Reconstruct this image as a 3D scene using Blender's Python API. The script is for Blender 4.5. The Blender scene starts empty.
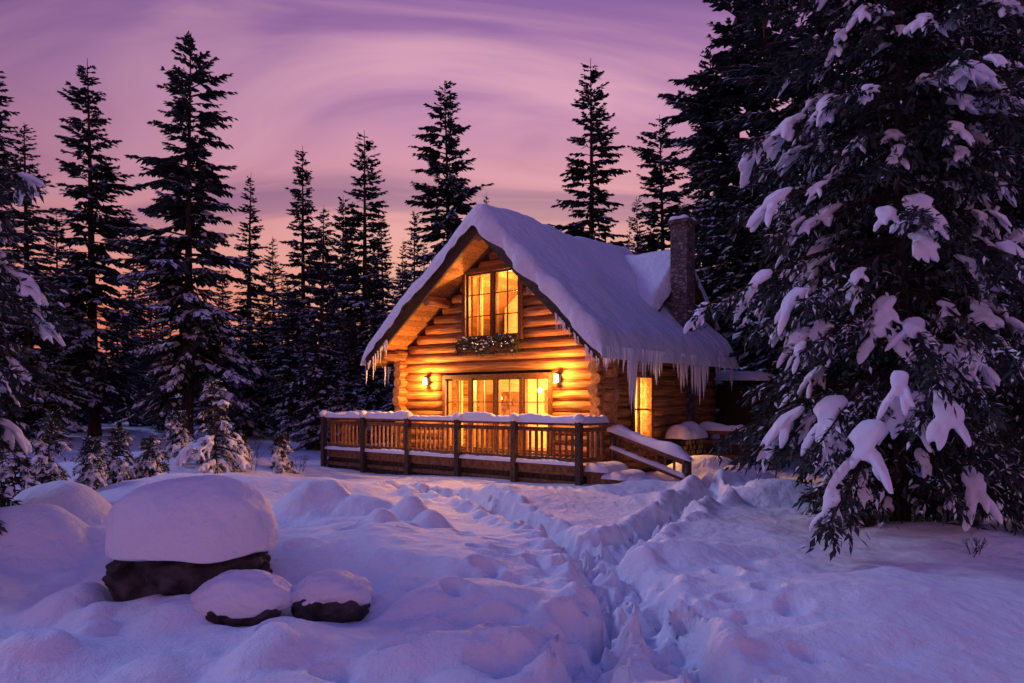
import bpy, math, random
import numpy as np
from mathutils import Vector, Matrix
random.seed(7)
sc = bpy.context.scene
FPX=740.0; CAMZ=1.85; HOR=400.0
def s2l(c):
    out=[]
    for v in c:
        v=v/255.0
        out.append(v/12.92 if v<=0.04045 else ((v+0.055)/1.055)**2.4)
    return out
def RGB(r,g,b): return (*s2l((r,g,b)),1.0)
def px(x,Y): return (x-512)/FPX*Y
def pz(y,Y): return CAMZ+(HOR-y)/FPX*Y
# ---------------------------------------------------------------- noise
def vn(x,y,seed=0):
    x=np.asarray(x,float); y=np.asarray(y,float)
    ix=np.floor(x); iy=np.floor(y); fx=x-ix; fy=y-iy
    ux=fx*fx*fx*(fx*(fx*6-15)+10); uy=fy*fy*fy*(fy*(fy*6-15)+10)
    def h(a,b):
        v=np.sin(a*127.1+b*311.7+seed*74.7)*43758.5453
        return v-np.floor(v)
    a=h(ix,iy);b=h(ix+1,iy);c=h(ix,iy+1);d=h(ix+1,iy+1)
    return (a*(1-ux)+b*ux)*(1-uy)+(c*(1-ux)+d*ux)*uy*1.0-0.5
# ---------------------------------------------------------------- mesh helpers
def make_obj(name, verts, faces, mats, midx=None, smooth=False, parent=None, rnd=None):
    me=bpy.data.meshes.new(name)
    verts=np.asarray(verts,dtype=np.float32)
    if isinstance(faces,np.ndarray):
        n=faces.shape[1]
        me.vertices.add(len(verts)); me.vertices.foreach_set('co',verts.ravel())
        me.loops.add(faces.size); me.loops.foreach_set('vertex_index',faces.astype(np.int32).ravel())
        me.polygons.add(len(faces))
        me.polygons.foreach_set('loop_start',np.arange(0,faces.size,n,dtype=np.int32))
        me.polygons.foreach_set('loop_total',np.full(len(faces),n,dtype=np.int32))
        me.update(calc_edges=True)
    else:
        me.from_pydata(verts.tolist(),[],faces); me.update()
    for m in mats: me.materials.append(m)
    if midx is not None: me.polygons.foreach_set('material_index',np.asarray(midx,dtype=np.int32))
    if smooth is True: me.polygons.foreach_set('use_smooth',np.ones(len(me.polygons),dtype=bool))
    elif smooth is not False: me.polygons.foreach_set('use_smooth',np.asarray(smooth,dtype=bool))
    if rnd is not None:
        at=me.attributes.new('rnd','FLOAT','POINT'); at.data.foreach_set('value',np.asarray(rnd,dtype=np.float32))
    me.validate()
    ob=bpy.data.objects.new(name,me); sc.collection.objects.link(ob)
    if parent: ob.parent=parent
    return ob
class MB:
    def __init__(s): s.v=[];s.f=[];s.m=[];s.s=[];s.r=[]
    def add(s,vs,fs,m=0,smooth=False,r=None):
        o=len(s.v); r=random.random() if r is None else r
        s.v+= [tuple(v) for v in vs]; s.r+=[r]*len(vs)
        for i,f in enumerate(fs):
            s.f.append([o+k for k in f]); s.m.append(m[i] if isinstance(m,list) else m); s.s.append(smooth[i] if isinstance(smooth,list) else smooth)
    def box(s,x0,x1,y0,y1,z0,z1,m=0):
        vs=[(x,y,z) for z in (z0,z1) for y in (y0,y1) for x in (x0,x1)]
        s.add(vs,[(0,2,3,1),(4,5,7,6),(0,1,5,4),(2,6,7,3),(0,4,6,2),(1,3,7,5)],m)
    def beam(s,p0,p1,w,h,m=0,up=(0,0,1)):
        p0=Vector(p0);p1=Vector(p1);d=(p1-p0).normalized();upv=Vector(up)
        sd=d.cross(upv).normalized(); u=sd.cross(d).normalized()
        vs=[]
        for p in (p0,p1):
            for a,b in ((-1,-1),(1,-1),(1,1),(-1,1)): vs.append(p+sd*a*w/2+u*b*h/2)
        s.add(vs,[(0,1,2,3),(7,6,5,4),(0,4,5,1),(1,5,6,2),(2,6,7,3),(3,7,4,0)],m)
    def cyl(s,p0,p1,r0,r1=None,n=14,m=0,cap=None,rings=1,wob=0):
        r1=r0 if r1 is None else r1
        p0=Vector(p0);p1=Vector(p1);d=(p1-p0).normalized()
        a=Vector((0,0,1)) if abs(d.z)<.9 else Vector((1,0,0))
        sd=d.cross(a).normalized();u=sd.cross(d)
        vs=[];ph=random.random()*6
        for k in range(rings+1):
            t=k/rings;p=p0.lerp(p1,t);r=r0+(r1-r0)*t
            r*=1+wob*math.sin(ph+t*9)*.5+wob*random.uniform(-.5,.5)
            for i in range(n):
                an=2*math.pi*i/n; vs.append(p+(sd*math.cos(an)+u*math.sin(an))*r)
        fs=[];ms=[];sm=[]
        for k in range(rings):
            for i in range(n):
                j=(i+1)%n; fs.append((k*n+i,k*n+j,(k+1)*n+j,(k+1)*n+i));ms.append(m);sm.append(True)
        cm=m if cap is None else cap
        fs.append(tuple(range(n-1,-1,-1)));ms.append(cm);sm.append(False)
        fs.append(tuple(rings*n+i for i in range(n)));ms.append(cm);sm.append(False)
        s.add(vs,fs,ms,sm)
    def quad(s,a,b,c,d,m=0): s.add([a,b,c,d],[(0,1,2,3)],m)
    def strip(s,p0,p1,w,h,m=0,seed=0,step=.06):
        p0=Vector(p0);p1=Vector(p1);L=(p1-p0).length;n=max(6,int(L/step));d=(p1-p0).normalized()
        sd=d.cross(Vector((0,0,1))).normalized();vs=[];K=9
        for i in range(n+1):
            t=i/n;e=min(t*L,(1-t)*L)/(h*1.0);e=math.sqrt(max(0,1-(1-min(e,1))**2))
            hh=h*(.9+.6*float(vn(t*L*2.3,seed*3.1,seed))+.25*float(vn(t*L*9,seed,seed+3)))*max(e,.05)
            ww=w*(1+.25*float(vn(t*L*3,seed*1.7,seed+1)))*(.7+.3*e)
            p=p0.lerp(p1,t)
            for k in range(K):
                a=math.pi*k/(K-1); c=math.cos(a);q=math.sin(a)
                vs.append(p+sd*(-c)*ww/2+Vector((0,0,1))*(q**.6 if q>0 else 0)*hh)
        fs=[(i*K+k,(i+1)*K+k,(i+1)*K+k+1,i*K+k+1) for i in range(n) for k in range(K-1)]
        s.add(vs,fs,m,True)
    def out(s,name,mats,parent=None): return make_obj(name,s.v,s.f,mats,s.m,s.s,parent,s.r)
def ico(sub):
    import bmesh
    bm=bmesh.new(); bmesh.ops.create_icosphere(bm,subdivisions=sub,radius=1)
    v=np.array([x.co[:] for x in bm.verts]); f=np.array([[q.index for q in t.verts] for t in bm.faces]); bm.free(); return v,f
ICO={k:ico(k) for k in (1,2,3,6)}
# ---------------------------------------------------------------- materials
def newmat(name):
    m=bpy.data.materials.new(name); m.use_nodes=True; nt=m.node_tree; b=nt.nodes['Principled BSDF']; return m,nt,b
def noise_mat(name,c1,c2,scale=(1,1,1),ns=5,rough=.7,bump=.3,bdist=.02,detail=3,rnd=0,spec=.3,lo=.35,hi=.65):
    m,nt,b=newmat(name);N=nt.nodes;L=nt.links
    tc=N.new('ShaderNodeTexCoord');mp=N.new('ShaderNodeMapping');mp.inputs['Scale'].default_value=scale
    L.new(tc.outputs['Object'],mp.inputs[0])
    no=N.new('ShaderNodeTexNoise');no.inputs['Scale'].default_value=ns;no.inputs['Detail'].default_value=detail
    vec=mp.outputs[0]
    if rnd:
        at=N.new('ShaderNodeAttribute');at.attribute_name='rnd'
        ad=N.new('ShaderNodeVectorMath');ad.operation='ADD'
        ml=N.new('ShaderNodeVectorMath');ml.operation='SCALE';ml.inputs['Scale'].default_value=37.0
        cb=N.new('ShaderNodeCombineXYZ')
        for i in range(3): L.new(at.outputs['Fac'],cb.inputs[i])
        L.new(cb.outputs[0],ml.inputs[0]);L.new(ml.outputs[0],ad.inputs[0]);L.new(vec,ad.inputs[1]);vec=ad.outputs[0]
    L.new(vec,no.inputs['Vector'])
    cr=N.new('ShaderNodeValToRGB');cr.color_ramp.elements[0].color=c1;cr.color_ramp.elements[1].color=c2
    cr.color_ramp.elements[0].position=lo;cr.color_ramp.elements[1].position=hi
    L.new(no.outputs['Fac'],cr.inputs[0]);col=cr.outputs[0]
    if rnd:
        hs=N.new('ShaderNodeHueSaturation');mm=N.new('ShaderNodeMath');mm.operation='MULTIPLY_ADD';mm.inputs[1].default_value=rnd;mm.inputs[2].default_value=1-rnd/2
        L.new(at.outputs['Fac'],mm.inputs[0]);L.new(mm.outputs[0],hs.inputs['Value']);L.new(col,hs.inputs['Color']);col=hs.outputs[0]
    L.new(col,b.inputs['Base Color']);b.inputs['Roughness'].default_value=rough;b.inputs['Specular IOR Level'].default_value=spec
    if bump:
        bp=N.new('ShaderNodeBump');bp.inputs['Strength'].default_value=bump;bp.inputs['Distance'].default_value=bdist
        L.new(no.outputs['Fac'],bp.inputs['Height']);L.new(bp.outputs[0],b.inputs['Normal'])
    return m
def lin(r,g,b): return (r,g,b,1)
M_logx=noise_mat('log_wood_x',lin(.17,.065,.02),lin(.46,.22,.08),(.5,7,7),3,.55,.6,.03,rnd=.6)
M_logy=noise_mat('log_wood_y',lin(.17,.065,.02),lin(.46,.22,.08),(7,.5,7),3,.55,.6,.03,rnd=.6)
M_end=noise_mat('log_end_grain',lin(.26,.12,.045),lin(.50,.28,.12),(1,1,1),14,.7,.3,.01,rnd=.5)
M_board=noise_mat('pine_boards',lin(.18,.08,.028),lin(.38,.18,.07),(1,8,8),3,.6,.4,.01,rnd=.6)
M_dark=noise_mat('dark_timber',lin(.035,.022,.018),lin(.10,.06,.04),(4,4,4),4,.6,.4,.01,rnd=.5)
M_trim=noise_mat('window_trim_wood',lin(.09,.04,.016),lin(.20,.09,.035),(5,5,5),4,.5,.2,.005,rnd=.3)
M_deck=noise_mat('deck_wood',lin(.12,.055,.028),lin(.26,.13,.065),(4,4,4),3,.65,.4,.01,rnd=.6)
M_back=noise_mat('wall_chinking',lin(.05,.03,.015),lin(.09,.05,.03),(2,2,2),6,.9,0)
M_inner=noise_mat('interior_plaster',lin(.50,.34,.18),lin(.68,.48,.28),(1,1,6),2,.8,0)
M_furn=noise_mat('interior_furniture',lin(.10,.045,.02),lin(.22,.11,.05),(2,2,2),4,.6,0,rnd=.6)
M_rock=noise_mat('granite',lin(.010,.009,.011),lin(.075,.066,.07),(1,1,1),6,.85,1,.09,6)
M_bark=noise_mat('bark',lin(.02,.014,.012),lin(.07,.048,.038),(6,6,1.2),3,.9,.9,.03,2)
def flat_mat(name,c,r=.8):
    m,nt,b=newmat(name);b.inputs['Base Color'].default_value=(*c,1);b.inputs['Roughness'].default_value=r;b.inputs['Specular IOR Level'].default_value=.15;return m
M_ndl=noise_mat('conifer_needles',lin(.022,.034,.034),lin(.062,.078,.072),(1,1,1),2.5,.8,0,.01,0,spec=.15)
M_ndlf=flat_mat('hazy_distant_needles',(.06,.065,.085))  # bluish haze of distance put into the needle colour
M_metal=flat_mat('chimney_metal',(.05,.05,.06),.5)
def snow_mat():
    m,nt,b=newmat('snow');N=nt.nodes;L=nt.links
    tc=N.new('ShaderNodeTexCoord')
    n1=N.new('ShaderNodeTexNoise');n1.inputs['Scale'].default_value=6;n1.inputs['Detail'].default_value=3
    n2=N.new('ShaderNodeTexNoise');n2.inputs['Scale'].default_value=60;n2.inputs['Detail'].default_value=3
    for n in (n1,n2): L.new(tc.outputs['Object'],n.inputs['Vector'])
    ad=N.new('ShaderNodeMath');ad.operation='MULTIPLY_ADD';ad.inputs[1].default_value=.16;L.new(n2.outputs['Fac'],ad.inputs[0]);L.new(n1.outputs['Fac'],ad.inputs[2])
    b1=N.new('ShaderNodeBump');b1.inputs['Strength'].default_value=.75;b1.inputs['Distance'].default_value=.07
    L.new(ad.outputs[0],b1.inputs['Height']);L.new(b1.outputs[0],b.inputs['Normal'])
    b.inputs['Base Color'].default_value=(.77,.81,.90,1);b.inputs['Roughness'].default_value=.6;b.inputs['Specular IOR Level'].default_value=.25
    return m
M_snow=snow_mat()
M_snow2=flat_mat('branch_snow',(.77,.81,.90),.7)
M_ice=flat_mat('ice',(.80,.84,.93),.12);M_ice.node_tree.nodes['Principled BSDF'].inputs['Specular IOR Level'].default_value=.7
def glass_mat():
    m=bpy.data.materials.new('window_glass');m.use_nodes=True;nt=m.node_tree;nt.nodes.clear()
    o=nt.nodes.new('ShaderNodeOutputMaterial');mx=nt.nodes.new('ShaderNodeMixShader');t=nt.nodes.new('ShaderNodeBsdfTransparent');g=nt.nodes.new('ShaderNodeBsdfGlossy');fr=nt.nodes.new('ShaderNodeFresnel')
    g.inputs['Roughness'].default_value=.03;t.inputs[0].default_value=(.95,.93,.88,1)
    nt.links.new(fr.outputs[0],mx.inputs[0]);nt.links.new(t.outputs[0],mx.inputs[1]);nt.links.new(g.outputs[0],mx.inputs[2]);nt.links.new(mx.outputs[0],o.inputs[0]);return m
M_glass=glass_mat()
def emit_mat(name,c,s):
    m,nt,b=newmat(name);b.inputs['Base Color'].default_value=(.8,.6,.3,1);b.inputs['Emission Color'].default_value=(*c,1);b.inputs['Emission Strength'].default_value=s;return m
M_bulb=emit_mat('lamp_shade',(1,.62,.25),9)
M_fairy=emit_mat('fairy_bulb',(1,.6,.25),5)
def stone_mat():
    m,nt,b=newmat('chimney_stone');N=nt.nodes;L=nt.links
    tc=N.new('ShaderNodeTexCoord');mp=N.new('ShaderNodeMapping');mp.inputs['Scale'].default_value=(1,1,1.7);L.new(tc.outputs['Object'],mp.inputs[0])
    vo=N.new('ShaderNodeTexVoronoi');vo.inputs['Scale'].default_value=6.5;L.new(mp.outputs[0],vo.inputs['Vector'])
    ve=N.new('ShaderNodeTexVoronoi');ve.feature='DISTANCE_TO_EDGE';ve.inputs['Scale'].default_value=6.5;L.new(mp.outputs[0],ve.inputs['Vector'])
    cr=N.new('ShaderNodeValToRGB');cr.color_ramp.elements[0].color=lin(.06,.045,.05);cr.color_ramp.elements[1].color=lin(.30,.23,.22)
    L.new(vo.outputs['Color'],cr.inputs[0])
    c2=N.new('ShaderNodeValToRGB');c2.color_ramp.elements[0].position=.02;c2.color_ramp.elements[1].position=.09
    L.new(ve.outputs['Distance'],c2.inputs[0])
    mx=N.new('ShaderNodeMix');mx.data_type='RGBA';L.new(c2.outputs[0],mx.inputs[0]);mx.inputs[6].default_value=lin(.09,.08,.08);L.new(cr.outputs[0],mx.inputs[7])
    L.new(mx.outputs[2],b.inputs['Base Color']);bp=N.new('ShaderNodeBump');bp.inputs['Distance'].default_value=.04;L.new(c2.outputs[0],bp.inputs['Height']);L.new(bp.outputs[0],b.inputs['Normal'])
    b.inputs['Roughness'].default_value=.9;return m
M_stone=stone_mat()
# ---------------------------------------------------------------- ground
MOUNDS=[(-2.95,11.2,.62,.5,.58),(-2.2,10.9,.5,.4,.34),(-1.5,10.6,.34,.3,.34),(-1.1,10.0,.26,.22,.28),(-1.75,9.9,.27,.24,.26),(-2.3,10.1,.6,.4,.2),(-1.35,9.5,.2,.2,.18),
 (-6.6,10.6,.8,.6,.6),(-5.7,8.7,.75,.55,.62),(-6.6,8.0,.8,.6,.75),(-4.9,8.9,.5,.35,.3),(-2.2,8.4,1.9,1.2,.34),(-3.9,8.2,.8,.5,.2),(-.9,7.6,1.0,.6,.22),(4.6,17.4,1.0,.6,.5),(3.5,13.9,.5,.4,.3),(2.95,12.3,.28,.24,.24),(3.7,12.9,.34,.3,.26),(5.0,13.6,.8,.6,.4),
 (-1.6,5.6,1.0,.5,.14),(-3.6,5.2,.9,.6,.12),(1.9,8.6,.8,.5,.14),(3.2,6.8,1.6,1.0,.16),(5.6,9.5,1.4,1.0,.25),(-.2,13.5,1.5,.8,.16),(2.4,14.6,1.2,.6,.18),(-6,15,2,1.5,.35),(-9,20,3,2,.4),(-3.6,14.8,1.0,.6,.28),(-4.4,10.6,.9,.5,.3),(-5.4,12.5,.9,.6,.35),
 (4.3,15.6,.5,.4,.35),(5.1,16.2,.7,.5,.45),(-2.9,6.35,.6,.3,.16),(-.3,6.4,.6,.4,.2),(-.6,5.2,.5,.3,.16)]
rm=np.random.default_rng(77)
for _ in range(120):
    Y=rm.uniform(4.6,13);X=rm.uniform(-.66,-.02)*Y;s=rm.uniform(.10,.34);MOUNDS.append((X,Y,s*rm.uniform(.8,1.6),s,s*rm.uniform(.35,.75)))
for _ in range(45):
    Y=rm.uniform(5.0,14);X=rm.uniform(.2,.6)*Y;s=rm.uniform(.14,.45);MOUNDS.append((X,Y,s*rm.uniform(1,1.8),s,s*rm.uniform(.14,.32)))
def P(x,y): Y=1369.0/(y-400); return ((x-512)/FPX*Y,Y)
PATHS=[[P(560,760),P(585,683),P(603,640),P(612,600),P(592,562),P(545,532),P(490,508),P(455,497),(-2.6,16.0)],
       [P(594,568),P(640,535),P(690,509),(4.0,14.0),(3.9,15.6)],
       [P(735,720),P(690,660),P(645,610),P(606,572)]]
rp=np.random.default_rng(11);PRINTS=[]
for pi,pl in enumerate(PATHS):
    pts=[np.array(p) for p in pl]; side=1;d=0
    for a,b in zip(pts[:-1],pts[1:]):
        L=np.linalg.norm(b-a);dr=(b-a)/L;nr=np.array([-dr[1],dr[0]])
        while d<L:
            c=a+dr*d+nr*side*(.11+rp.uniform(-.07,.16));an=math.atan2(dr[1],dr[0])+rp.uniform(-.35,.35)
            PRINTS.append((c[0],c[1],an,rp.uniform(.12,.18),rp.uniform(.06,.09),rp.uniform(.16,.38)));side=-side;d+=rp.uniform(.17,.34)
        d-=L
for _ in range(44):
    Y=rp.uniform(4.6,10);PRINTS.append((rp.uniform(-2.2,2.6),Y,rp.uniform(0,3),rp.uniform(.10,.20),rp.uniform(.08,.14),rp.uniform(.07,.15)))
def seg_dist(X,Y,pl):
    D=np.full(np.shape(X),1e9)
    for (ax,ay),(bx,by) in zip(pl[:-1],pl[1:]):
        dx,dy=bx-ax,by-ay;t=np.clip(((X-ax)*dx+(Y-ay)*dy)/(dx*dx+dy*dy),0,1)
        D=np.minimum(D,np.hypot(X-ax-t*dx,Y-ay-t*dy))
    return D
def gh(X,Y):
    X=np.asarray(X,float);Y=np.asarray(Y,float)
    r=np.hypot(X,Y)
    z=.25*vn(X/4.3,Y/4.3,1)+.13*vn(X/1.5,Y/1.5,2)+.07*vn(X/.6+.3*Y,Y/.6,3)
    z=z+.03*vn(X/.28,Y/.28,4)+.012*vn(X/.12,Y/.12,41)
    z=z+1.6*vn(X/30,Y/30,5)*np.clip((r-25)/40,0,1)
    z=z+np.clip((Y-60)/300,0,1)*4
    cab=np.exp(-(((X+.5)/5)**2+((Y-18.5)/3.5)**2)**2); z=z*(1-.7*cab)
    z=z-.28*np.exp(-(((X+5)/3)**2+((Y-21)/4)**2))
    D=np.full(X.shape,1e9)
    for i,pl in enumerate(PATHS):
        d=seg_dist(X,Y,pl)+.26*vn(X/.45,Y/.45,8+i);D=np.minimum(D,d)
    mo=np.zeros_like(z)
    wx=X+.12*vn(X/.4,Y/.4,51);wy=Y+.12*vn(X/.4,Y/.4,52)
    for (mx,my,sx,sy,h) in MOUNDS:
        q=((wx-mx)/sx)**2+((wy-my)/sy)**2
        g=h*np.exp(-q**1.35)
        mo=np.maximum(mo,g)+.25*np.minimum(mo,g)
    z=z+mo*(1-np.exp(-(D/.42)**4))
    z=z-.22*np.exp(-(D/.23)**4)+.07*np.exp(-((D-.42)/.15)**2)*(1+1.4*vn(X/.3,Y/.3,21))
    near=np.exp(-(D/.48)**2); z=z+near*(.24*vn(X/.19,Y/.19,14)+.10*vn(X/.085,Y/.085,15))
    for (cx,cy,an,a,b,dp) in PRINTS:
        dx=X-cx;dy=Y-cy;m=(np.abs(dx)<.5)&(np.abs(dy)<.5)
        if not m.any(): continue
        u=(dx*math.cos(an)+dy*math.sin(an))/a;v=(-dx*math.sin(an)+dy*math.cos(an))/b;q=np.sqrt(u*u+v*v)
        z=z-np.where(m,dp*np.exp(-q**4)-.18*dp*np.exp(-((q-1.45)/.3)**2),0)
    return z
def gz(x,y): return float(gh(np.array([x]),np.array([y]))[0])
def grow(start,end,base,free,rate):
    o=[start];
    while o[-1]<end: o.append(o[-1]+base+max(0,o[-1]-free)*rate)
    return np.array(o)
ys=grow(3.4,420,.036,9.5,.02); yb=3.4-grow(0,60,.2,0,.15)[1:][::-1]; ys=np.concatenate([yb,ys])
xp=grow(0,420,.042,5.0,.035); xs=np.concatenate([-xp[1:][::-1],xp])
GX,GY=np.meshgrid(xs,ys);GZ=gh(GX,GY)
nx,ny=len(xs),len(ys);idx=np.arange(nx*ny).reshape(ny,nx)
gf=np.stack([idx[:-1,:-1],idx[:-1,1:],idx[1:,1:],idx[1:,:-1]],-1).reshape(-1,4)
make_obj('snowy_ground',np.stack([GX,GY,GZ],-1).reshape(-1,3),gf,[M_snow],None,True)
# ---------------------------------------------------------------- cabin
PHI=math.radians(39.5)
cab=bpy.data.objects.new('log_cabin',None);sc.collection.objects.link(cab);cab.location=(2.11,17.2,0);cab.rotation_euler=(0,0,-PHI)
m1=.9286;m2=.774
def rz(x):
    a=-x
    return 3.05+(a+.5)*m1 if a<=3 else 6.3-(a-3)*m2
RT=.17
UP=(-4.2,-2.4,3.5,5.2);DN=(-4.95,-1.45,.55,2.42)
mb=MB();R=.145;sp=.262
def cut(seg,holes):
    segs=[seg]
    for h0,h1 in holes:
        n=[]
        for a,b in segs:
            if h1<=a or h0>=b:n.append((a,b))
            else:
                if a<h0:n.append((a,h0))
                if h1<b:n.append((h1,b))
        segs=n
    return [q for q in segs if q[1]-q[0]>.05]
z=.12;k=0
while z<6.1:
    if z<3.12: x0,x1=-6.7-.30-random.uniform(0,.12),.30+random.uniform(0,.12)
    else:
        top=z+R*1.0
        x1=-((top+RT+.05-3.05)/m1-.5); x0=-(3+(6.3-top-RT-.05)/m2)
        if x1-x0<.3: break
    holes=[]
    if UP[2]-.08<z<UP[3]+.08: holes.append((UP[0]-.04,UP[1]+.04))
    if DN[2]-.08<z<DN[3]+.08: holes.append((DN[0]-.04,DN[1]+.04))
    for a,b in cut((x0,x1),holes): mb.cyl((a,0,z),(b,0,z),R*random.uniform(.93,1.05),n=16,m=0,cap=1,rings=max(2,int((b-a)/.4)),wob=.05)
    z+=sp;k+=1
z=.12+sp/2
while z<3.15:
    for xw in (0,-6.7):
        holes=[(1.15,1.95)] if (xw==0 and .8<z<2.5) else []
        for a,b in cut((-.32-random.uniform(0,.12),5.9),holes): mb.cyl((xw,a,z),(xw,b,z),R*random.uniform(.93,1.05),n=16,m=2,cap=1,rings=max(2,int((b-a)/.4)),wob=.05)
    z+=sp
mb.cyl((0,-.95,3.2),(0,5.9,3.2),.13,n=14,m=2,cap=1);mb.cyl((-6.7,-.95,3.08),(-6.7,5.9,3.08),.13,n=14,m=2,cap=1)
mb.cyl((-3,-.97,5.93),(-3,.1,5.93),.14,n=14,m=2,cap=1)
for a in (1.4,4.9): mb.cyl((-a,-.95,rz(-a)-.36),(-a,.1,rz(-a)-.36),.12,n=14,m=2,cap=1)
mb.out('log_walls',[M_logx,M_end,M_logy],cab)
mb=MB()
def backing(xa,xb,zlist):
    for (z0,z1) in zlist:
        if z1=='roof': mb.quad((xa,.03,z0),(xb,.03,z0),(xb,.03,rz(xb)-.1),(xa,.03,rz(xa)-.1))
        else: mb.quad((xa,.03,z0),(xb,.03,z0),(xb,.03,z1),(xa,.03,z1))
xsb=sorted([-6.7,DN[0],UP[0],-3.0,UP[1],DN[1],0.0])
for a,b in zip(xsb[:-1],xsb[1:]):
    mid=(a+b)/2;ind=DN[0]<mid<DN[1];inu=UP[0]<mid<UP[1]
    zl=[];z0=-.6
    if ind: zl.append((z0,DN[2]));z0=DN[3]
    if inu: zl.append((z0,UP[2]));z0=UP[3]
    zl.append((z0,'roof'));backing(a,b,zl)
for (y0,y1,z0,z1) in ((.03,1.15,-.6,3.4),(1.15,1.95,-.6,.85),(1.15,1.95,2.4,3.4),(1.95,5.8,-.6,3.4)): mb.quad((-.02,y0,z0),(-.02,y1,z0),(-.02,y1,z1),(-.02,y0,z1))
mb.quad((-6.68,.03,-.6),(-6.68,5.8,-.6),(-6.68,5.8,3.4),(-6.68,.03,3.4))
for a,b in ((-6.7,-3),(-3,0)): mb.quad((a,5.8,-.6),(b,5.8,-.6),(b,5.8,rz(b)-.1),(a,5.8,rz(a)-.1))
mb.out('wall_core',[M_back],cab)
# interior
mb=MB()
mb.quad((-6.66,.04,.42),(-.03,.04,.42),(-.03,3.0,.42),(-6.66,3.0,.42),1)
mb.quad((-6.66,.04,2.8),(-.03,.04,2.8),(-.03,3.0,2.8),(-6.66,3.0,2.8),0)
mb.quad((-6.66,.04,2.95),(-.03,.04,2.95),(-.03,2.6,2.95),(-6.66,2.6,2.95),0)
mb.quad((-6.66,3.0,.42),(-.03,3.0,.42),(-.03,3.0,2.8),(-6.66,3.0,2.8),0)
mb.quad((-6.66,.04,.42),(-6.66,3.0,.42),(-6.66,3.0,2.8),(-6.66,.04,2.8),0)
mb.add([(-5.0,2.4,2.96),(-1.0,2.4,2.96),(-1.0,2.4,4.2),(-3,2.4,6.1),(-5.0,2.4,4.6)],[(0,1,2,3,4)],0)
mb.box(-5.6,-4.6,2.55,2.97,.43,2.1,1)
for zz in (.9,1.3,1.7):
    for i in range(7): mb.box(-5.5+i*.12,-5.42+i*.12,2.50,2.56,zz,zz+random.uniform(.15,.28),1)
mb.box(-3.9,-3.1,2.92,2.98,1.5,2.15,1);mb.box(-2.6,-2.1,2.92,2.98,1.55,2.1,1)
mb.box(-3.9,-2.4,1.3,1.9,1.0,1.07,1);mb.box(-3.8,-3.72,1.35,1.85,.43,1.0,1);mb.box(-2.58,-2.5,1.35,1.85,.43,1.0,1)
for x in (-4.1,-2.1): mb.box(x-.2,x+.2,1.3,1.36,.43,1.5,1);mb.box(x-.2,x+.2,1.3,1.7,.85,.9,1)
mb.box(-1.9,-.9,2.3,2.9,.43,1.25,1)
mb.box(-4.3,-3.9,2.3,2.38,3.4,4.6,1);mb.box(-3.1,-2.3,2.3,2.38,3.9,4.5,1)
for (xa,xb,z0,z1) in ((DN[0]+.02,DN[0]+.26,.6,2.4),(DN[1]-.26,DN[1]-.02,.6,2.4),(UP[0]+.05,UP[0]+.25,3.5,5.15),(UP[1]-.25,UP[1]-.05,3.5,5.15)):
    n=14;vs=[]
    for i in range(n+1):
        x=xa+(xb-xa)*i/n;y=.22+.03*math.sin(i*1.9)
        vs+=[(x,y,z0),(x,y,z1)]
    mb.add(vs,[(2*i,2*i+2,2*i+3,2*i+1) for i in range(n)],2,True)
M_curt=flat_mat('curtain_cloth',(.6,.38,.18),.9)
mb.out('interior_rooms',[M_inner,M_furn,M_curt],cab)
def blob(mbx,c,r,sub=2,m=0,sq=1.0):
    v,f=ICO[sub]; r=np.array(r if hasattr(r,'__len__') else (r,r,r))
    mbx.add([tuple(np.array(c)+q*r) for q in v],[tuple(t) for t in f],m,True)
mb=MB()
for (x,y,z) in ((-3.3,1.9,2.12),(-1.9,2.0,1.75),(-4.7,1.8,1.9),(-3.0,1.7,4.7)):
    blob(mb,(x,y,z),(.09,.09,.08),2,0);mb.cyl((x,y,z+.07),(x,y,z+.5),.008,n=6,m=1)
mb.out('pendant_lamps',[M_bulb,M_dark],cab)
# windows
mb=MB();mg=MB()
def window_front(x0,x1,z0,z1,cols,rows,subc=2,cas=.1):
    y0,y1=-.19,-.06
    mb.box(x0-cas,x0,y0,.12,z0-cas,z1+cas);mb.box(x1,x1+cas,y0,.12,z0-cas,z1+cas)
    mb.box(x0,x1,y0-.003,.12,z1,z1+cas);mb.box(x0,x1,y0-.03,.12,z0-cas,z0)
    w=(x1-x0)/cols
    for c in range(cols):
        a=x0+c*w;b=a+w;s=.05
        if c: mb.box(a-.045,a+.045,-.14,.08,z0,z1)
        l=a+(.045 if c else 0);r=b-(.045 if c<cols-1 else 0)
        mb.box(l,l+s,-.1,-.02,z0,z1);mb.box(r-s,r,-.1,-.02,z0,z1);mb.box(l+s,r-s,-.099,-.021,z1-s,z1);mb.box(l+s,r-s,-.099,-.021,z0,z0+s)
        for i in range(1,subc): xx=l+(r-l)*i/subc;mb.box(xx-.012,xx+.012,-.08,-.045,z0+s,z1-s)
        for i in range(1,rows): zz=z0+(z1-z0)*i/rows;mb.box(l+s,r-s,-.078,-.047,zz-.012,zz+.012)
    mg.quad((x0,-.06,z0),(x1,-.06,z0),(x1,-.06,z1),(x0,-.06,z1))
window_front(*UP,2,3,2,.12);window_front(*DN,4,3,2,.1)
mb.box(-.06,.2,1.05,1.15,.75,2.5);mb.box(-.06,.2,1.95,2.05,.75,2.5);mb.box(-.06,.203,1.15,1.95,2.4,2.5);mb.box(-.06,.23,1.15,1.95,.75,.85)
mb.box(.02,.1,1.53,1.57,.85,2.4);mb.box(.022,.098,1.15,1.95,1.6,1.64)
mg.quad((.05,1.15,.85),(.05,1.95,.85),(.05,1.95,2.4),(.05,1.15,2.4))
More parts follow.
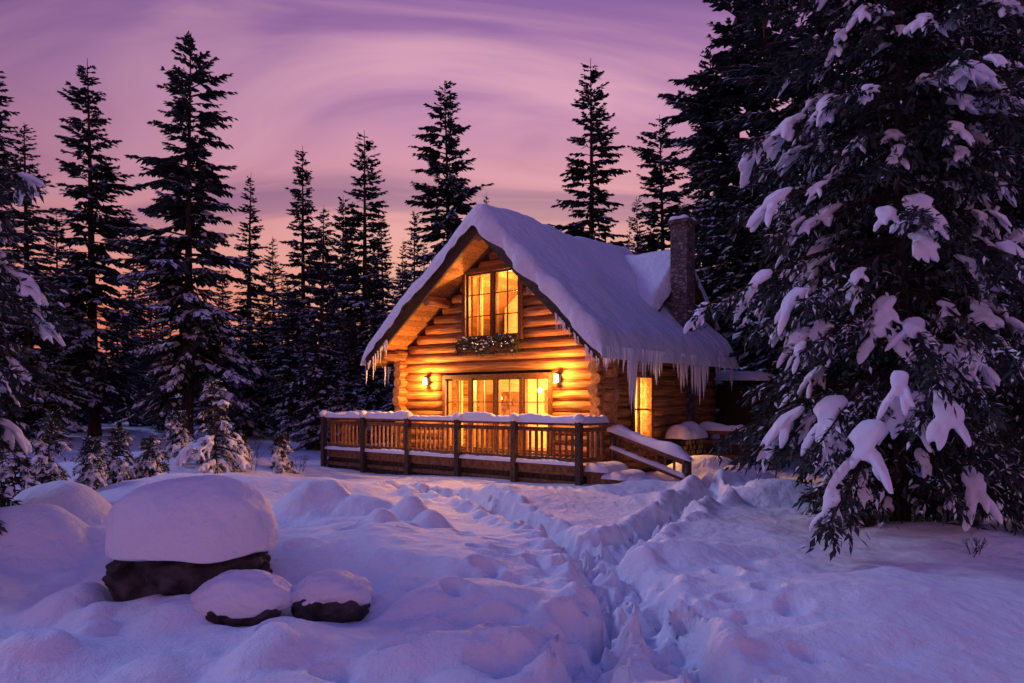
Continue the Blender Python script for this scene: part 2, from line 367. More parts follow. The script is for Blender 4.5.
mb.out('window_frames',[M_trim],cab);mg.out('window_glass_panes',[M_glass],cab)
# roof
mb=MB()
def slab(xa,xb,y0,y1,t,m):
    za,zb=rz(xa),rz(xb)
    vs=[(xa,y0,za),(xb,y0,zb),(xb,y0,zb-t),(xa,y0,za-t),(xa,y1,za),(xb,y1,zb),(xb,y1,zb-t),(xa,y1,za-t)]
    mb.add(vs,[(0,1,2,3),(7,6,5,4),(0,4,5,1),(2,6,7,3),(0,3,7,4),(1,5,6,2)],m)
for (xa,xb) in ((-7.2,-3.0),(-3.0,.5)):
    n=int(abs(xb-xa)/.16)
    for i in range(n):
        a=xa+(xb-xa)*i/n+.004;b=xa+(xb-xa)*(i+1)/n-.004;slab(a,b,-.98,5.97,.14,0)
    za,zb=rz(xa),rz(xb)
    mb.quad((xa,-.99,za+.004),(xb,-.99,zb+.004),(xb,5.98,zb+.004),(xa,5.98,za+.004),1)
def rake(y0,y1,dz,h):
    for (xa,xb) in ((-7.24,-3.0),(-3.0,.54)):
        za,zb=rz(xa)+.03,rz(xb)+.03
        vs=[(xa,y0,za),(xb,y0,zb),(xb,y0,zb-h),(xa,y0,za-h),(xa,y1,za),(xb,y1,zb),(xb,y1,zb-h),(xa,y1,za-h)]
        mb.add(vs,[(0,1,2,3),(7,6,5,4),(0,4,5,1),(2,6,7,3),(0,3,7,4),(1,5,6,2)],1)
rake(-1.05,-.985,0,.36);rake(5.985,6.04,0,.3)
mb.box(.505,.55,-.98,5.98,2.82,3.06,1);mb.box(-7.25,-7.205,-.98,5.98,2.82,3.06,1)
mb.out('roof_boards',[M_board,M_dark],cab)
def wz(y): return 6.05-abs(y-5.1)*.95
mb=MB()
for (ya,yb) in ((3.2,5.1),(5.1,7.0)):
    vs=[(-3.6,ya,wz(ya)),(-3.6,yb,wz(yb)),(-.45,yb,wz(yb)),(-.45,ya,wz(ya))]
    vs+=[(a,b,c-.15) for a,b,c in vs]
    mb.add(vs,[(0,1,2,3),(7,6,5,4),(0,4,5,1),(1,5,6,2),(2,6,7,3),(3,7,4,0)],0)
    va=[(-.44,ya,wz(ya)+.03),(-.44,yb,wz(yb)+.03),(-.44,yb,wz(yb)-.25),(-.44,ya,wz(ya)-.25)];va+=[(-.38,b,c) for a,b,c in va]
    mb.add(va,[(0,1,2,3),(7,6,5,4),(0,4,5,1),(1,5,6,2),(2,6,7,3),(3,7,4,0)],1)
z=2.0
while z<5.7:
    hw=min(1.75,(6.05-z-.3)/.95)
    if hw>.1: mb.cyl((-.95,5.1-hw,z),(-.95,5.1+hw,z),.14,n=12,m=2,cap=2)
    z+=sp
z=.1
while z<4.1:
    mb.cyl((-.95,5.9,z),(-.95,6.9,z),.14,n=12,m=2);mb.cyl((-3.9,6.85,z+.13),(-.7,6.85,z+.13),.14,n=12,m=2);z+=sp
mb.box(-.84,-.8,4.7,5.5,4.3,5.1,1)
mb.out('cross_wing',[M_board,M_dark,M_logy],cab)
def nonuni(a,b,n):
    t=(1-np.cos(np.linspace(0,math.pi,n)))/2; t=.55*t+.45*np.linspace(0,1,n)
    e=np.array([0,.0015,.004,.008,.014,.022]);t=np.unique(np.concatenate([e,t,1-e]));return a+(b-a)*t
def edge(d,r): q=np.clip(d/r,0,1);return np.sqrt(np.clip(1-(1-q)**2,0,1))
def snow_grid(name,us,vs_,base,H,rad,parent,seed,conv,free=()):
    U,V=np.meshgrid(us,vs_);B=base(U,V)
    e=1.0
    if 'u0' not in free: e=e*edge(U-us[0],rad)
    if 'u1' not in free: e=e*edge(us[-1]-U,rad)
    if 'v0' not in free: e=e*edge(V-vs_[0],rad)
    if 'v1' not in free: e=e*edge(vs_[-1]-V,rad)
    h=H*(1+.34*vn(U*.7,V*.7,seed)+.24*vn(U*2.0,V*2.0,seed+1)+.08*vn(U*6,V*6,seed+2))
    T=B+h*e-(1-e)*.09
    wob=.14*vn(U*1.9,V*1.9,seed+5)+.08*vn(U*5,V*5,seed+6)
    Uo=U+wob*(1-e);Vo=V+wob*(1-e)
    X,Y,Z=conv(Uo,Vo,T)
    n1,n2=U.shape;id_=np.arange(n1*n2).reshape(n1,n2)
    f=np.stack([id_[:-1,:-1],id_[:-1,1:],id_[1:,1:],id_[1:,:-1]],-1).reshape(-1,4)
    return make_obj(name,np.stack([X,Y,Z],-1).reshape(-1,3),f,[M_snow],None,True,parent)
def rbase(U,V):
    a=-U; r=3.05+(a+.5)*m1;l=6.3-(a-3)*m2
    k=.12;h=np.clip(.5+.5*(l-r)/k/4,0,1)
    return l*(1-h)+r*h-k*2*h*(1-h)*1.0
snow_grid('roof_snow',nonuni(-7.36,.72,120),nonuni(-1.17,6.1,120),rbase,.46,.27,cab,3,lambda u,v,t:(u,v,t))
snow_grid('cross_wing_snow',nonuni(-3.6,-.34,60),nonuni(3.1,7.14,60),lambda U,V:6.05-np.sqrt((V-5.1)**2*.9+.02),.40,.2,cab,9,lambda u,v,t:(u,v,t),free=('u0',))
# chimney
mb=MB()
cx,cy=-.1,4.26
mb.box(cx-.25,cx+.25,cy-.25,cy+.25,-.2,6.72,0);mb.box(cx-.30,cx+.30,cy-.30,cy+.30,6.72,6.82,0)
mb.box(cx-.24,cx+.24,cy-.24,cy+.24,6.82,6.88,0)
mb.cyl((cx,cy,6.88),(cx,cy,7.02),.12,n=14,m=1);mb.cyl((cx,cy,7.02),(cx,cy,7.1),.2,.03,n=14,m=1)
mb.out('chimney',[M_stone,M_metal],cab)
mb=MB()
mb.strip((cx-.3,cy-.2,6.82),(cx+.3,cy-.2,6.82),.24,.11,0,5);mb.strip((cx-.3,cy+.2,6.82),(cx+.3,cy+.2,6.82),.24,.11,0,6)
mb.out('chimney_snow',[M_snow],cab)
# icicles
mb=MB();ri=random.Random(4)
def icicle(x,y,z,l,r):
    n=6;K=6;vs=[];
    for k in range(K+1):
        t=k/K;rr=r*(1-t)**.8*(1+.15*math.sin(t*14+x*9))
        for i in range(n): a=i*2*math.pi/n;vs.append((x+rr*math.cos(a)+.01*math.sin(t*5+y),y+rr*math.sin(a),z-l*t))
    mb.add(vs,[(k*n+i,k*n+(i+1)%n,(k+1)*n+(i+1)%n,(k+1)*n+i) for k in range(K) for i in range(n)],0,True)
y=-1.1
while y<6.05:
    cl=.5+.5*math.sin(y*2.1+.6)+.35*math.sin(y*5.3)
    l=max(.10,(.20+.78*max(0,cl))*ri.uniform(.25,1.3)); icicle(.62+ri.uniform(-.06,.07),y,3.03,l,.016+l*.042);y+=ri.uniform(.022,.075)
y=-1.0
while y<1.5:
    l=ri.uniform(.12,.85);icicle(-7.28,y,2.99,l,.014+l*.035);y+=ri.uniform(.05,.16)
for i in range(46):
    x=ri.uniform(-7.2,-6.3) if i<20 else ri.uniform(-.6,.6);icicle(x,-1.08,rz(x)-.22,ri.uniform(.08,.5),.02)
mb.out('icicles',[M_ice],cab)
# sconces
mb=MB()
for x in (-5.64,-1.13):
    mb.box(x-.05,x+.05,-.17,-.13,2.28,2.5,1);mb.box(x-.015,x+.015,-.3,-.17,2.49,2.51,1)
    mb.cyl((x,-.28,2.27),(x,-.28,2.46),.06,.05,n=10,m=0);mb.cyl((x,-.28,2.46),(x,-.28,2.52),.085,.02,n=10,m=1);mb.cyl((x,-.28,2.24),(x,-.28,2.27),.07,.065,n=10,m=1)
mb.out('wall_sconces',[M_bulb,M_metal],cab)
def plight(name,loc,e,r,c=(1,.38,.07)):
    l=bpy.data.lights.new(name,'POINT');l.energy=e;l.shadow_soft_size=r;l.color=c
    o=bpy.data.objects.new(name,l);sc.collection.objects.link(o);o.parent=cab;o.location=loc
plight('sconce_light_left',(-5.64,-.5,2.36),215,.07);plight('sconce_light_right',(-1.13,-.5,2.36),215,.07)
plight('room_light_lower',(-3.15,1.0,2.35),1250,.2,(1,.46,.12));plight('room_light_right',(-.9,1.5,1.9),520,.15,(1,.46,.12))
plight('room_light_upper',(-3.2,.9,4.6),680,.2,(1,.46,.12))
# window box with garland
mb=MB();mb.box(-4.25,-2.35,-.42,-.2,3.12,3.3,0)
rg=np.random.default_rng(5)
for i in range(2600):
    x=rg.uniform(-4.35,-2.25);an=rg.uniform(0,6.28);rr=rg.uniform(0,.24)
    y=-.36+rr*math.cos(an)*.8;zc=3.27+rr*math.sin(an)+.06*math.sin(x*6)
    d=Vector(rg.normal(size=3)).normalized();s=Vector(rg.normal(size=3)).cross(d).normalized();l=rg.uniform(.05,.14)
    c=Vector((x,y,zc));mb.add([c,c+d*l*.5+s*.014,c+d*l,c+d*l*.5-s*.014],[(0,1,2,3)],1)
for i in range(90):
    x=rg.uniform(-4.3,-2.3);blob(mb,(x,-.38+rg.uniform(-.12,.1),3.43+.05*math.sin(x*6)+rg.uniform(-.3,.05)),(rg.uniform(.02,.06),rg.uniform(.02,.05),rg.uniform(.015,.03)),1,2)
for i in range(9): blob(mb,(rg.uniform(-4.3,-2.3),-.52,3.26+rg.uniform(-.1,.08)),.009,1,3)
mb.out('window_box_garland',[M_trim,M_ndl,M_snow2,M_fairy],cab)
# deck
DZ=.42;mb=MB();ms=MB()
X0,X1,Y0=-8.7,.3,-1.3
y=Y0
while y<-.17:
    mb.box(X0,X1,y,y+.115,DZ-.04,DZ);y+=.125
y=-.15
while y<3: mb.box(X0,-6.9,y,y+.115,DZ-.04,DZ);y+=.125
mb.box(X0,X1,Y0-.05,Y0-.002,DZ-.22,DZ+.01);mb.box(X1+.002,X1+.05,Y0-.05,-.16,DZ-.22,DZ+.01);mb.box(X0-.05,X0-.002,Y0-.05,3,DZ-.22,DZ+.01)
mb.beam((X0,Y0-.03,.02),(X1,Y0-.03,.02),.05,.10,0)
posts=list(np.linspace(X0,X1,6))
def post(x,y,zt=1.42,zb=-.5): mb.box(x-.065,x+.065,y-.065,y+.065,zb,zt,1);mb.box(x-.085,x+.085,y-.085,y+.085,zt,zt+.035,1)
for x in posts: post(x,Y0-.115,1.40)
def railing(p0,p1,L):
    p0=Vector(p0);p1=Vector(p1)
    for zz,w,h in ((1.32,.12,.06),(1.2,.05,.09),(.54,.05,.09)): mb.beam(p0+Vector((0,0,zz)),p1+Vector((0,0,zz)),w,h)
    n=int(L/.17)
    for i in range(1,n):
        p=p0.lerp(p1,i/n);mb.beam(p+Vector((0,0,.585)),p+Vector((0,0,1.155)),.05,.04,0,(1,0,0))
yr=Y0-.03
for a,b in zip(posts[:-1],posts[1:]): railing((a+.066,yr,0),(b-.066,yr,0),b-a)
railing((X1,Y0+.05,0),(X1,-.35,0),.95);railing((X0,Y0+.05,0),(X0,1.4,0),2.6);post(X0,1.45);railing((X0,1.5,0),(X0,2.9,0),1.4);post(X0,3.0)
for i in range(60):
    x=X0+(X1-X0)*i/60
    mb.box(x,x+.135,Y0+.05,Y0+.07,-.5,DZ-.05,1)
mb.box(X1-.04,X1-.01,Y0,-.2,-.5,DZ-.3,1);mb.box(X0+.01,X0+.04,Y0,3,-.5,DZ-.3,1)
for i,(a,b) in enumerate(zip(posts[:-1],posts[1:])): ms.strip((a-.08,yr,1.345),(b+.08,yr,1.345),.22,.17+.05*math.sin(i*2.3),0,60+i)
ms.strip((X1,Y0-.05,1.345),(X1,-.3,1.345),.2,.17,0,2);ms.strip((X0,Y0-.05,1.345),(X0,3,1.345),.2,.17,0,3)
ms.strip((X0,Y0-.07,.425),(X1,Y0-.07,.425),.14,.10,0,4);ms.strip((X0+.1,-1.05,.42),(X1,-1.05,.42),.35,.05,0,14)
for x in posts: blob(ms,(x,Y0-.115,1.45),(.13,.13,.11),2)
for i in range(3): mb.box(.36+i*.45,.8+i*.45,-1.2,-.25,-.3,.30-i*.13,0);ms.strip((.36+i*.45+.2,-1.3,.30-i*.13),(.36+i*.45+.2,-.2,.30-i*.13),.62,.2,0,20+i)
for yy in (-.12,):
    mb.cyl((.30,yy,1.12),(2.2,yy,.50),.065,n=10,m=0);mb.cyl((.30,yy,.72),(2.2,yy,.14),.055,n=10,m=0)
    for i in range(9): t=(i+.5)/9;x=.3+1.9*t;mb.cyl((x,yy,.72-.58*t),(x,yy,1.12-.62*t),.03,n=8,m=0)
    mb.cyl((2.2,yy,-.3),(2.2,yy,.62),.08,n=10,m=1);mb.cyl((.36,yy,-.3),(.36,yy,1.2),.08,n=10,m=1)
    ms.strip((.2,yy,1.17),(2.3,yy,.55),.28,.2,0,31);ms.strip((.3,yy-.03,.76),(2.2,yy-.03,.18),.18,.09,0,32)
mb.out('deck_and_railing',[M_deck,M_dark],cab);ms.out('deck_snow',[M_snow2],cab)
mb=MB();ms=MB()
for (yy,x1) in ((4.2,1.7),):
    for zz in (.35,.72,.98): mb.beam((.4,yy,zz),(x1,yy,zz),.06,.1)
    for x in (.45,1.05,1.68): mb.box(x-.05,x+.05,yy+.032,yy+.13,-.2,1.05,1)
ms.strip((.35,4.2,1.03),(1.8,4.2,1.03),.24,.2,0,41)
mb.box(.35,1.5,5.2,5.3,-.2,.75,0);ms.strip((.3,5.25,.75),(1.6,5.25,.75),.4,.2,0,42)
mb.quad((-.9,6.9,2.5),(1.3,6.9,2.3),(1.3,9.2,2.2),(-.9,9.2,2.5),1)
mb.box(-.9,1.2,7.2,7.3,-.3,2.3,1);ms.strip((.1,6.8,2.42),(.1,9.2,2.38),2.6,.35,0,43)
mb.box(1.1,1.22,6.95,7.05,-.3,2.3,1)
mb.out('back_porch',[M_deck,M_dark],cab);ms.out('back_porch_snow',[M_snow2],cab)
fw=MB();fx,fy=.62,2.5
for r in range(6):
    for c in range(8):
        y=fy+c*.15+(r%2)*.07+random.uniform(-.01,.01);z=.12+r*.13
        fw.cyl((fx-.18+random.uniform(-.03,.03),y,z),(fx+.22+random.uniform(-.03,.03),y,z),random.uniform(.055,.072),n=8,m=0,cap=1)
fs=fw.out('firewood_stack',[M_bark,M_end]);fs.location=cab.location;fs.rotation_euler=cab.rotation_euler
sn=MB();sn.strip((fx,fy-.15,.86),(fx,fy+1.3,.86),.66,.36,0,51);so=sn.out('snow_cap',[M_snow],fs)
# ---------------------------------------------------------------- boulders
def disp_blob(r,seed,amp,sub=6,flat=None,freq=1.6,power=2.0,fl=.12):
    v,f=ICO[sub];v=v.copy()
    if power!=2.0:
        n=(np.abs(v)**power).sum(1)**(1/power);v=v/n[:,None]
    n=.6*vn(v[:,0]*freq+v[:,2]*1.3,v[:,1]*freq-v[:,2]*.9,seed)+.4*vn(v[:,0]*freq*2.6-v[:,2]*2,v[:,1]*freq*2.6+v[:,2]*2.2,seed+1)+.12*vn(v[:,0]*9+v[:,2]*7,v[:,1]*9-v[:,2]*5,seed+2)
    v=v*(1+amp*n)[:,None]
    if flat is not None:
        fz=flat+.16*vn(v[:,0]*1.7,v[:,1]*1.7,seed+9);v[:,2]=np.where(v[:,2]<fz,fz+(v[:,2]-fz)*fl,v[:,2])
    return v*np.array(r),f
def boulder(x,y,r,rzc,capr,capz,seed,amp=.3,cp=2.4,flat=-.3,capoff=(0,0),z0=None,capamp=.14):
    z0=gz(x,y) if z0 is None else z0
    v,f=disp_blob(r,seed,amp,power=2.3,freq=2.0);o=make_obj('boulder',v,f,[M_rock],None,True);o.location=(x,y,z0+rzc)
    v,f=disp_blob(capr,seed+7,capamp,flat=flat,freq=1.1,power=cp);c=make_obj('snow_cap',v,f,[M_snow],None,True,o);c.location=(capoff[0],capoff[1],capz-rzc)
boulder(-2.95,6.85,(.68,.50,.36),.24,(.74,.60,.58),.56,3,.55,2.1,flat=-.16,z0=.02)
boulder(-2.28,6.2,(.36,.26,.2),.02,(.44,.34,.25),.13,5,.4,2.0,flat=-.26,capoff=(0,.06),z0=0.03,capamp=.25)
boulder(-1.56,6.35,(.32,.24,.18),.02,(.35,.29,.20),.13,8,.4,2.0,flat=-.30,capoff=(-.02,.06),z0=.03,capamp=.25)
# ---------------------------------------------------------------- trees
def tree_mesh(name,seed,H,Rm,z0,nlev,per,ntw,tw=1.0,needles=0,dust=.2,prof=.75,droop=.35,clump=0,mat=None,tr=None,nl=.09,csz=1.0,wd0=.2):
    rg=np.random.default_rng(seed)
    lev=np.repeat(np.arange(nlev),per);nb=len(lev)
    f=np.clip((lev+rg.uniform(-.4,.4,nb))/nlev,0,1);zb=z0+(H-z0)*f*.985
    ir=np.repeat(rg.uniform(.62,1.15,nlev),per)
    L=Rm*((1-f)**prof)*(.45+.55*np.clip(f*6+.45,0,1))*ir*rg.uniform(.5,1.15,nb)+.07*Rm
    az=rg.uniform(0,2*math.pi,nb)
    side_l=1+.18*np.cos(az-rg.uniform(0,6.28)+zb*.6);L=L*side_l
    el=-.10+.75*f**1.5+rg.uniform(-.12,.12,nb);dr=droop*(1-.6*f)*rg.uniform(.7,1.3,nb)
    keep=rg.random(nb)>.08
    zb,L,az,el,dr,f=[q[keep] for q in (zb,L,az,el,dr,f)];nb=len(zb)
    def pos(i,t):
        l=L[i];r=l*t;return np.stack([r*np.cos(az[i]),r*np.sin(az[i]),zb[i]+l*(el[i]*t-dr[i]*t*t+.3*dr[i]*t**4)],-1)
    cnt=np.maximum(4,(ntw*(L/Rm)**.8)).astype(int);bi=np.repeat(np.arange(nb),cnt);n=len(bi)
    t=rg.uniform(.08,1,n)**.75;p=pos(bi,t);sd=rg.choice([-1,1],n)
    ang=az[bi]+sd*rg.uniform(.35,1.15,n)*(1.1-.6*t)
    slope=el[bi]-2*dr[bi]*t+1.2*dr[bi]*t**3-rg.uniform(-.1,.6,n)
    l=(L[bi]*.42*(1.08-t)+.12*Rm**.5)*rg.uniform(.6,1.2,n)*tw
    d=np.stack([np.cos(ang),np.sin(ang),slope],-1);d/=np.linalg.norm(d,axis=1)[:,None]
    if needles:
        K=needles;tt=(np.tile(np.arange(K),n)+rg.random(n*K))/K;ti=np.repeat(np.arange(n),K)
        bp=p[ti]+d[ti]*(l[ti]*tt)[:,None];bp[:,2]-=.25*l[ti]*tt**2
        nd=d[ti]*.9+rg.normal(size=(n*K,3))*.55;nd[:,2]-=.1;nd/=np.linalg.norm(nd,axis=1)[:,None]
        ll=nl*rg.uniform(.6,1.3,n*K);P0,D,LL=bp,nd,ll;wd=.17
    else: P0,D,LL=p,d,l;wd=wd0
    q=np.cross(D,np.array([0,0,1.0])+rg.normal(size=D.shape)*.45);q/=np.linalg.norm(q,axis=1)[:,None]+1e-9
    w=(LL*wd)[:,None]*q;m=P0+D*(LL*.45)[:,None];T=P0+D*LL[:,None];T[:,2]-=.12*LL
    V=np.stack([P0,m+w,T,m-w],1).reshape(-1,3);nq=len(P0);F=np.arange(nq*4).reshape(-1,4)
    mi=np.zeros(nq,int);Vs=[V];Fs=[F];Ms=[mi];off=len(V)
    if dust>0:
        pr=dust*(.3+1.1*(np.hypot(P0[:,0],P0[:,1])/Rm))*(1.3-.8*P0[:,2]/H)*(.10+1.4*np.clip(.5+vn(P0[:,0]*1.5+P0[:,2],P0[:,1]*1.5-P0[:,2]*.7,seed)*2.4,0,1))
        s=rg.random(nq)<pr;V2=V.reshape(-1,4,3)[s].copy();V2[:,:,2]+=.03 if not needles else .014
        c=V2.mean(1,keepdims=True);V2=c+(V2-c)*rg.uniform(.6,1.0,(len(V2),1,1));V2=V2.reshape(-1,3)
        k=len(V2)//4;Vs.append(V2);Fs.append(np.arange(k*4).reshape(-1,4)+off);Ms.append(np.full(k,1));off+=k*4
    wb=np.repeat(np.arange(nb),4);st=np.tile(np.arange(4),nb)/4.0
    a=pos(wb,st);b=pos(wb,st+.25);wr=(.012+.012*L[wb])*(1.1-st)
    for ax in (0,1):
        if ax==0: s_=np.stack([np.zeros(len(a)),np.zeros(len(a)),wr],-1)
        else: s_=np.stack([-np.sin(az[wb])*wr,np.cos(az[wb])*wr,wr*0],-1)
        Vb=np.stack([a-s_,b-s_*.8,b+s_*.8,a+s_],1).reshape(-1,3);k=len(a)
        Vs.append(Vb);Fs.append(np.arange(k*4).reshape(-1,4)+off);Ms.append(np.full(k,2));off+=k*4
    r0=(tr or H*.013);n=10;K=14;tv=[]
    for k in range(K+1):
        tt=k/K
        for i in range(n): an=2*math.pi*i/n;rr=r0*(1-tt*.96)*(1.25 if k==0 else 1);tv.append((rr*math.cos(an)+.02*math.sin(tt*7),rr*math.sin(an),-.4+(H+.35)*tt))
    tf=[(k*n+i,k*n+(i+1)%n,(k+1)*n+(i+1)%n,(k+1)*n+i) for k in range(K) for i in range(n)]
    Vs.append(np.array(tv));Fs.append(np.array(tf)+off);Ms.append(np.full(len(tf),2))
    V=np.concatenate(Vs);F=np.concatenate(Fs);Mi=np.concatenate(Ms)
    me_ob=make_obj(name,V,F,[mat or M_ndl,M_snow2,M_bark],Mi,False)
    cl=None
    if clump:
        iv,if_=ICO[2];cv=[];cf=[];o=0
        for i in range(nb):
            if L[i]<.15: continue
            for rep in range(3 if L[i]>.6*Rm else (2 if L[i]>.4*Rm else 1)):
                if rg.random()>clump: continue
                nf=rg.integers(4,9) if L[i]>.3*Rm else 2
                t0=rg.uniform(.78,.98) if rep==0 else rg.uniform(.4,.8);c=pos(np.array([i]),np.array([t0]))[0]
                lat=rg.uniform(-.24,.24)*L[i];c=c+np.array([-math.sin(az[i])*lat,math.cos(az[i])*lat,-.02-.15*abs(lat)])
                sl=el[i]-2*dr[i]*t0
                sz=np.clip(L[i]*.085,.035,.17)*rg.uniform(.55,1.3)*csz
                for j in range(nf+1):
                    if j==0: an=az[i];ctr=c+np.array([0,0,.25*sz]);rl,rw,rh=sz*1.2,sz*.8,sz*.36;s=sl
                    else:
                        an=az[i]+rg.uniform(-1.4,1.4);s=sl-rg.uniform(.0,.7);rl,rw,rh=sz*rg.uniform(.6,1.35),sz*rg.uniform(.22,.42),sz*rg.uniform(.2,.32)
                        ctr=c+np.array([math.cos(an),math.sin(an),s])*rl*rg.uniform(.6,1.15)+np.array([0,0,.15*sz])
                    X=np.array([math.cos(an),math.sin(an),s]);X/=np.linalg.norm(X);Y=np.array([-math.sin(an),math.cos(an),0]);Z=np.cross(X,Y)
                    nn=1+.8*vn(iv[:,0]*2.2+j+i,iv[:,1]*2.2+iv[:,2],seed)
                    vv=iv*nn[:,None];vv=ctr+vv[:,:1]*X*rl+vv[:,1:2]*Y*rw+vv[:,2:3]*Z*rh
                    vv[:,2]-=.3*rl*np.clip(iv[:,0],0,1)**2
                    cv.append(vv);cf.append(if_+o);o+=len(iv)
        cl=(np.concatenate(cv),np.concatenate(cf))
    return me_ob,cl
VAR=[]
specs=[(1,17,2.6,1.6,.8),(2,17,2.4,1.0,.7),(3,17,3.0,2.0,.6),(4,17,2.2,.8,.9),(5,17,2.7,2.6,.65)]
for s,H,Rm,z0,pf in specs:
    o,_=tree_mesh('pine_tree',s,H,Rm,z0,46,7,76,.70,0,.80,pf,.42,wd0=.24)
    VAR.append(o.data);bpy.data.objects.remove(o)
def place(v,x,y,h,wscale=1.0,rot=None):
    o=bpy.data.objects.new('pine_tree',VAR[v]);sc.collection.objects.link(o);s=h/17.0
    o.location=(x,y,gz(x,y)-.1);o.scale=(s*wscale,s*wscale,s);o.rotation_euler=(random.uniform(-.02,.02),random.uniform(-.02,.02),random.uniform(0,6.28) if rot is None else rot)
T=[(187,28,30,2,1.1),(95,60,33,0,1.25),(30,125,30,1,1.3),(247,170,36,3,1.1),(304,145,37,0,1.05),(318,200,28,3,1.3),(365,130,36,1,1.2),(342,195,40,2,.95),
   (132,225,43,3,1.0),(275,238,40,1,1.0),(452,82,34,2,1.05),(490,190,42,3,.8),(592,60,36,1,1.2),(667,110,36,2,1.1),(640,195,40,0,.9),(625,228,44,3,.9),
   (735,-60,27,2,1.1),(705,40,31,0,1.0),(772,-80,25,1,1.3),(830,-120,22,2,1.2),(905,-160,20,0,1.3),(985,-140,19,1,1.4),(1050,-100,18,2,1.3),(60,215,38,2,1.0),(-15,60,26,0,1.2),(150,270,46,1,1.0),(225,260,48,0,1.),(400,240,46,3,1.0),
   (940,-60,26,3,1.4),(1000,100,27,0,1.3),(860,60,28,1,1.3),(790,120,30,3,1.3),(745,150,34,0,1.3),(1090,-150,15,0,1.2),
   (10,250,40,3,1.2),(80,290,36,0,1.2),(120,300,38,2,1.2),(165,285,40,3,1.3),(210,300,38,1,1.2),(262,290,36,0,1.2),(290,270,34,1,1.2),(335,275,34,0,1.3),(378,250,33,3,1.2),(405,290,30,1,1.3),(385,215,42,0,1.1),(350,310,27,2,1.2),(55,310,30,3,1.3),(680,215,36,1,1.2),(700,165,34,3,1.1),(722,200,32,1,1.2),(425,245,36,3,1.2),(415,210,44,0,1.0),(655,225,38,2,1.0),(560,225,46,1,.9)]
for x,yt,Y,v,ws in T: place(v,px(x,Y),Y,pz(yt,Y),ws)
rq=random.Random(9)
for i in range(26):
    a=rq.uniform(-1,1);X=math.copysign(rq.uniform(24,50),a);Y=rq.uniform(0,40)
    if abs(X)/max(Y,1)<.75: continue
    place(rq.randrange(5),X,Y,rq.uniform(11,18),1.1)
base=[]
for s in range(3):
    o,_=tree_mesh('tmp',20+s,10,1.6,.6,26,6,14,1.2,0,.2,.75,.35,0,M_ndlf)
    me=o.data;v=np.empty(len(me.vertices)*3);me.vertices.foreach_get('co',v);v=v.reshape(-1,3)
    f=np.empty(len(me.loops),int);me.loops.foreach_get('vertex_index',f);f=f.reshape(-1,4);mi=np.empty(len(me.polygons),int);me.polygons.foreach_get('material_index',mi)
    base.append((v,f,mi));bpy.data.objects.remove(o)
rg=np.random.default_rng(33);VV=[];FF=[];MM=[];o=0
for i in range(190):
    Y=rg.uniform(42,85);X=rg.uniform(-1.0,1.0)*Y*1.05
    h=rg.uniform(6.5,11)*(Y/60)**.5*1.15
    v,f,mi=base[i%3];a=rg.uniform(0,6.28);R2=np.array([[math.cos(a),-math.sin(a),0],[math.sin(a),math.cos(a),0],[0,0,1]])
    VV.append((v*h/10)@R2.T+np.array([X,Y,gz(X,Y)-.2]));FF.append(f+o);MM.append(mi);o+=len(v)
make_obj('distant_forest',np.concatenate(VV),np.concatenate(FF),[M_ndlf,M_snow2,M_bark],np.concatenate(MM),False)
def near_tree(name,x,y,seed,H,Rm,z0,nlev,per,ntw,clump,needles=7,dust=.08,prof=.6,droop=.5,tr=None,voxel=.022,nl=.1,csz=1.0):
    o,cl=tree_mesh(name,seed,H,Rm,z0,nlev,per,ntw,1.0,needles,dust,prof,droop,clump,None,tr,nl,csz)
    o.location=(x,y,gz(x,y)-.05)
    if cl:
        c=make_obj('branch_snow',cl[0],cl[1],[M_snow2],None,True,o)
        if voxel:
            md=c.modifiers.new('r','REMESH');md.mode='VOXEL';md.voxel_size=voxel;md.use_smooth_shade=True
            sm=c.modifiers.new('s','SMOOTH');sm.iterations=1;sm.factor=.5
    return o
near_tree('snowy_spruce_tree',px(900,10.6),10.6,101,13,2.25,.55,48,9,64,.62,5,.16,.42,.55,.13,.02,.14,1.05)
near_tree('snowy_spruce_tree',px(1045,12.5),12.5,102,14,2.4,1.6,40,8,44,.3,5,.08,.5,.5,.15,.03,.14,1.1)
near_tree('snowy_spruce_tree',px(968,13.5),13.5,104,15,2.4,2.2,40,8,44,.2,5,.08,.5,.5,.14,.03,.14,1.1)
near_tree('snowy_spruce_tree',px(-82,8.6),8.6,103,6.8,1.35,.6,28,8,44,.6,6,.14,.55,.5,.09,.018,.11,1.0)
for i,(x,yt,yb,hw) in enumerate([(215,381,474,38),(150,435,484,25),(118,426,486,25),(178,423,470,22),(50,400,500,36),(15,430,515,40),(760,400,470,20),(92,438,492,22),(280,430,470,16),(240,440,468,14)]):
    Y=1369/(yb-400);h=pz(yt,Y);near_tree('snowy_fir_sapling',px(x,Y),Y,200+i,h,hw/FPX*Y,.05,14,7,16,.95,5,.5,.9,.5,.03,.018,.09,1.7)
def shrub(x,y,seed,h):
    r=random.Random(seed);mb=MB()
    def br(p,d,l,rad,dep):
        q=p+d*l;mb.cyl(p,q,rad,rad*.6,n=4)
        if dep:
            for _ in range(r.randint(2,3)): br(q,(d+Vector((r.uniform(-.6,.6),r.uniform(-.6,.6),r.uniform(-.1,.4)))).normalized(),l*.7,rad*.6,dep-1)
    for _ in range(5): br(Vector((r.uniform(-.08,.08),r.uniform(-.08,.08),-.05)),Vector((r.uniform(-.5,.5),r.uniform(-.5,.5),1)).normalized(),h*.35,.008,3)
    o=mb.out('bare_shrub',[M_bark]);o.location=(x,y,gz(x,y))
shrub(px(252,19),19,1,1.0);shrub(px(975,8.6),8.6,2,.3);shrub(px(1010,9.4),9.4,3,.35);shrub(px(300,20),20,4,.6)
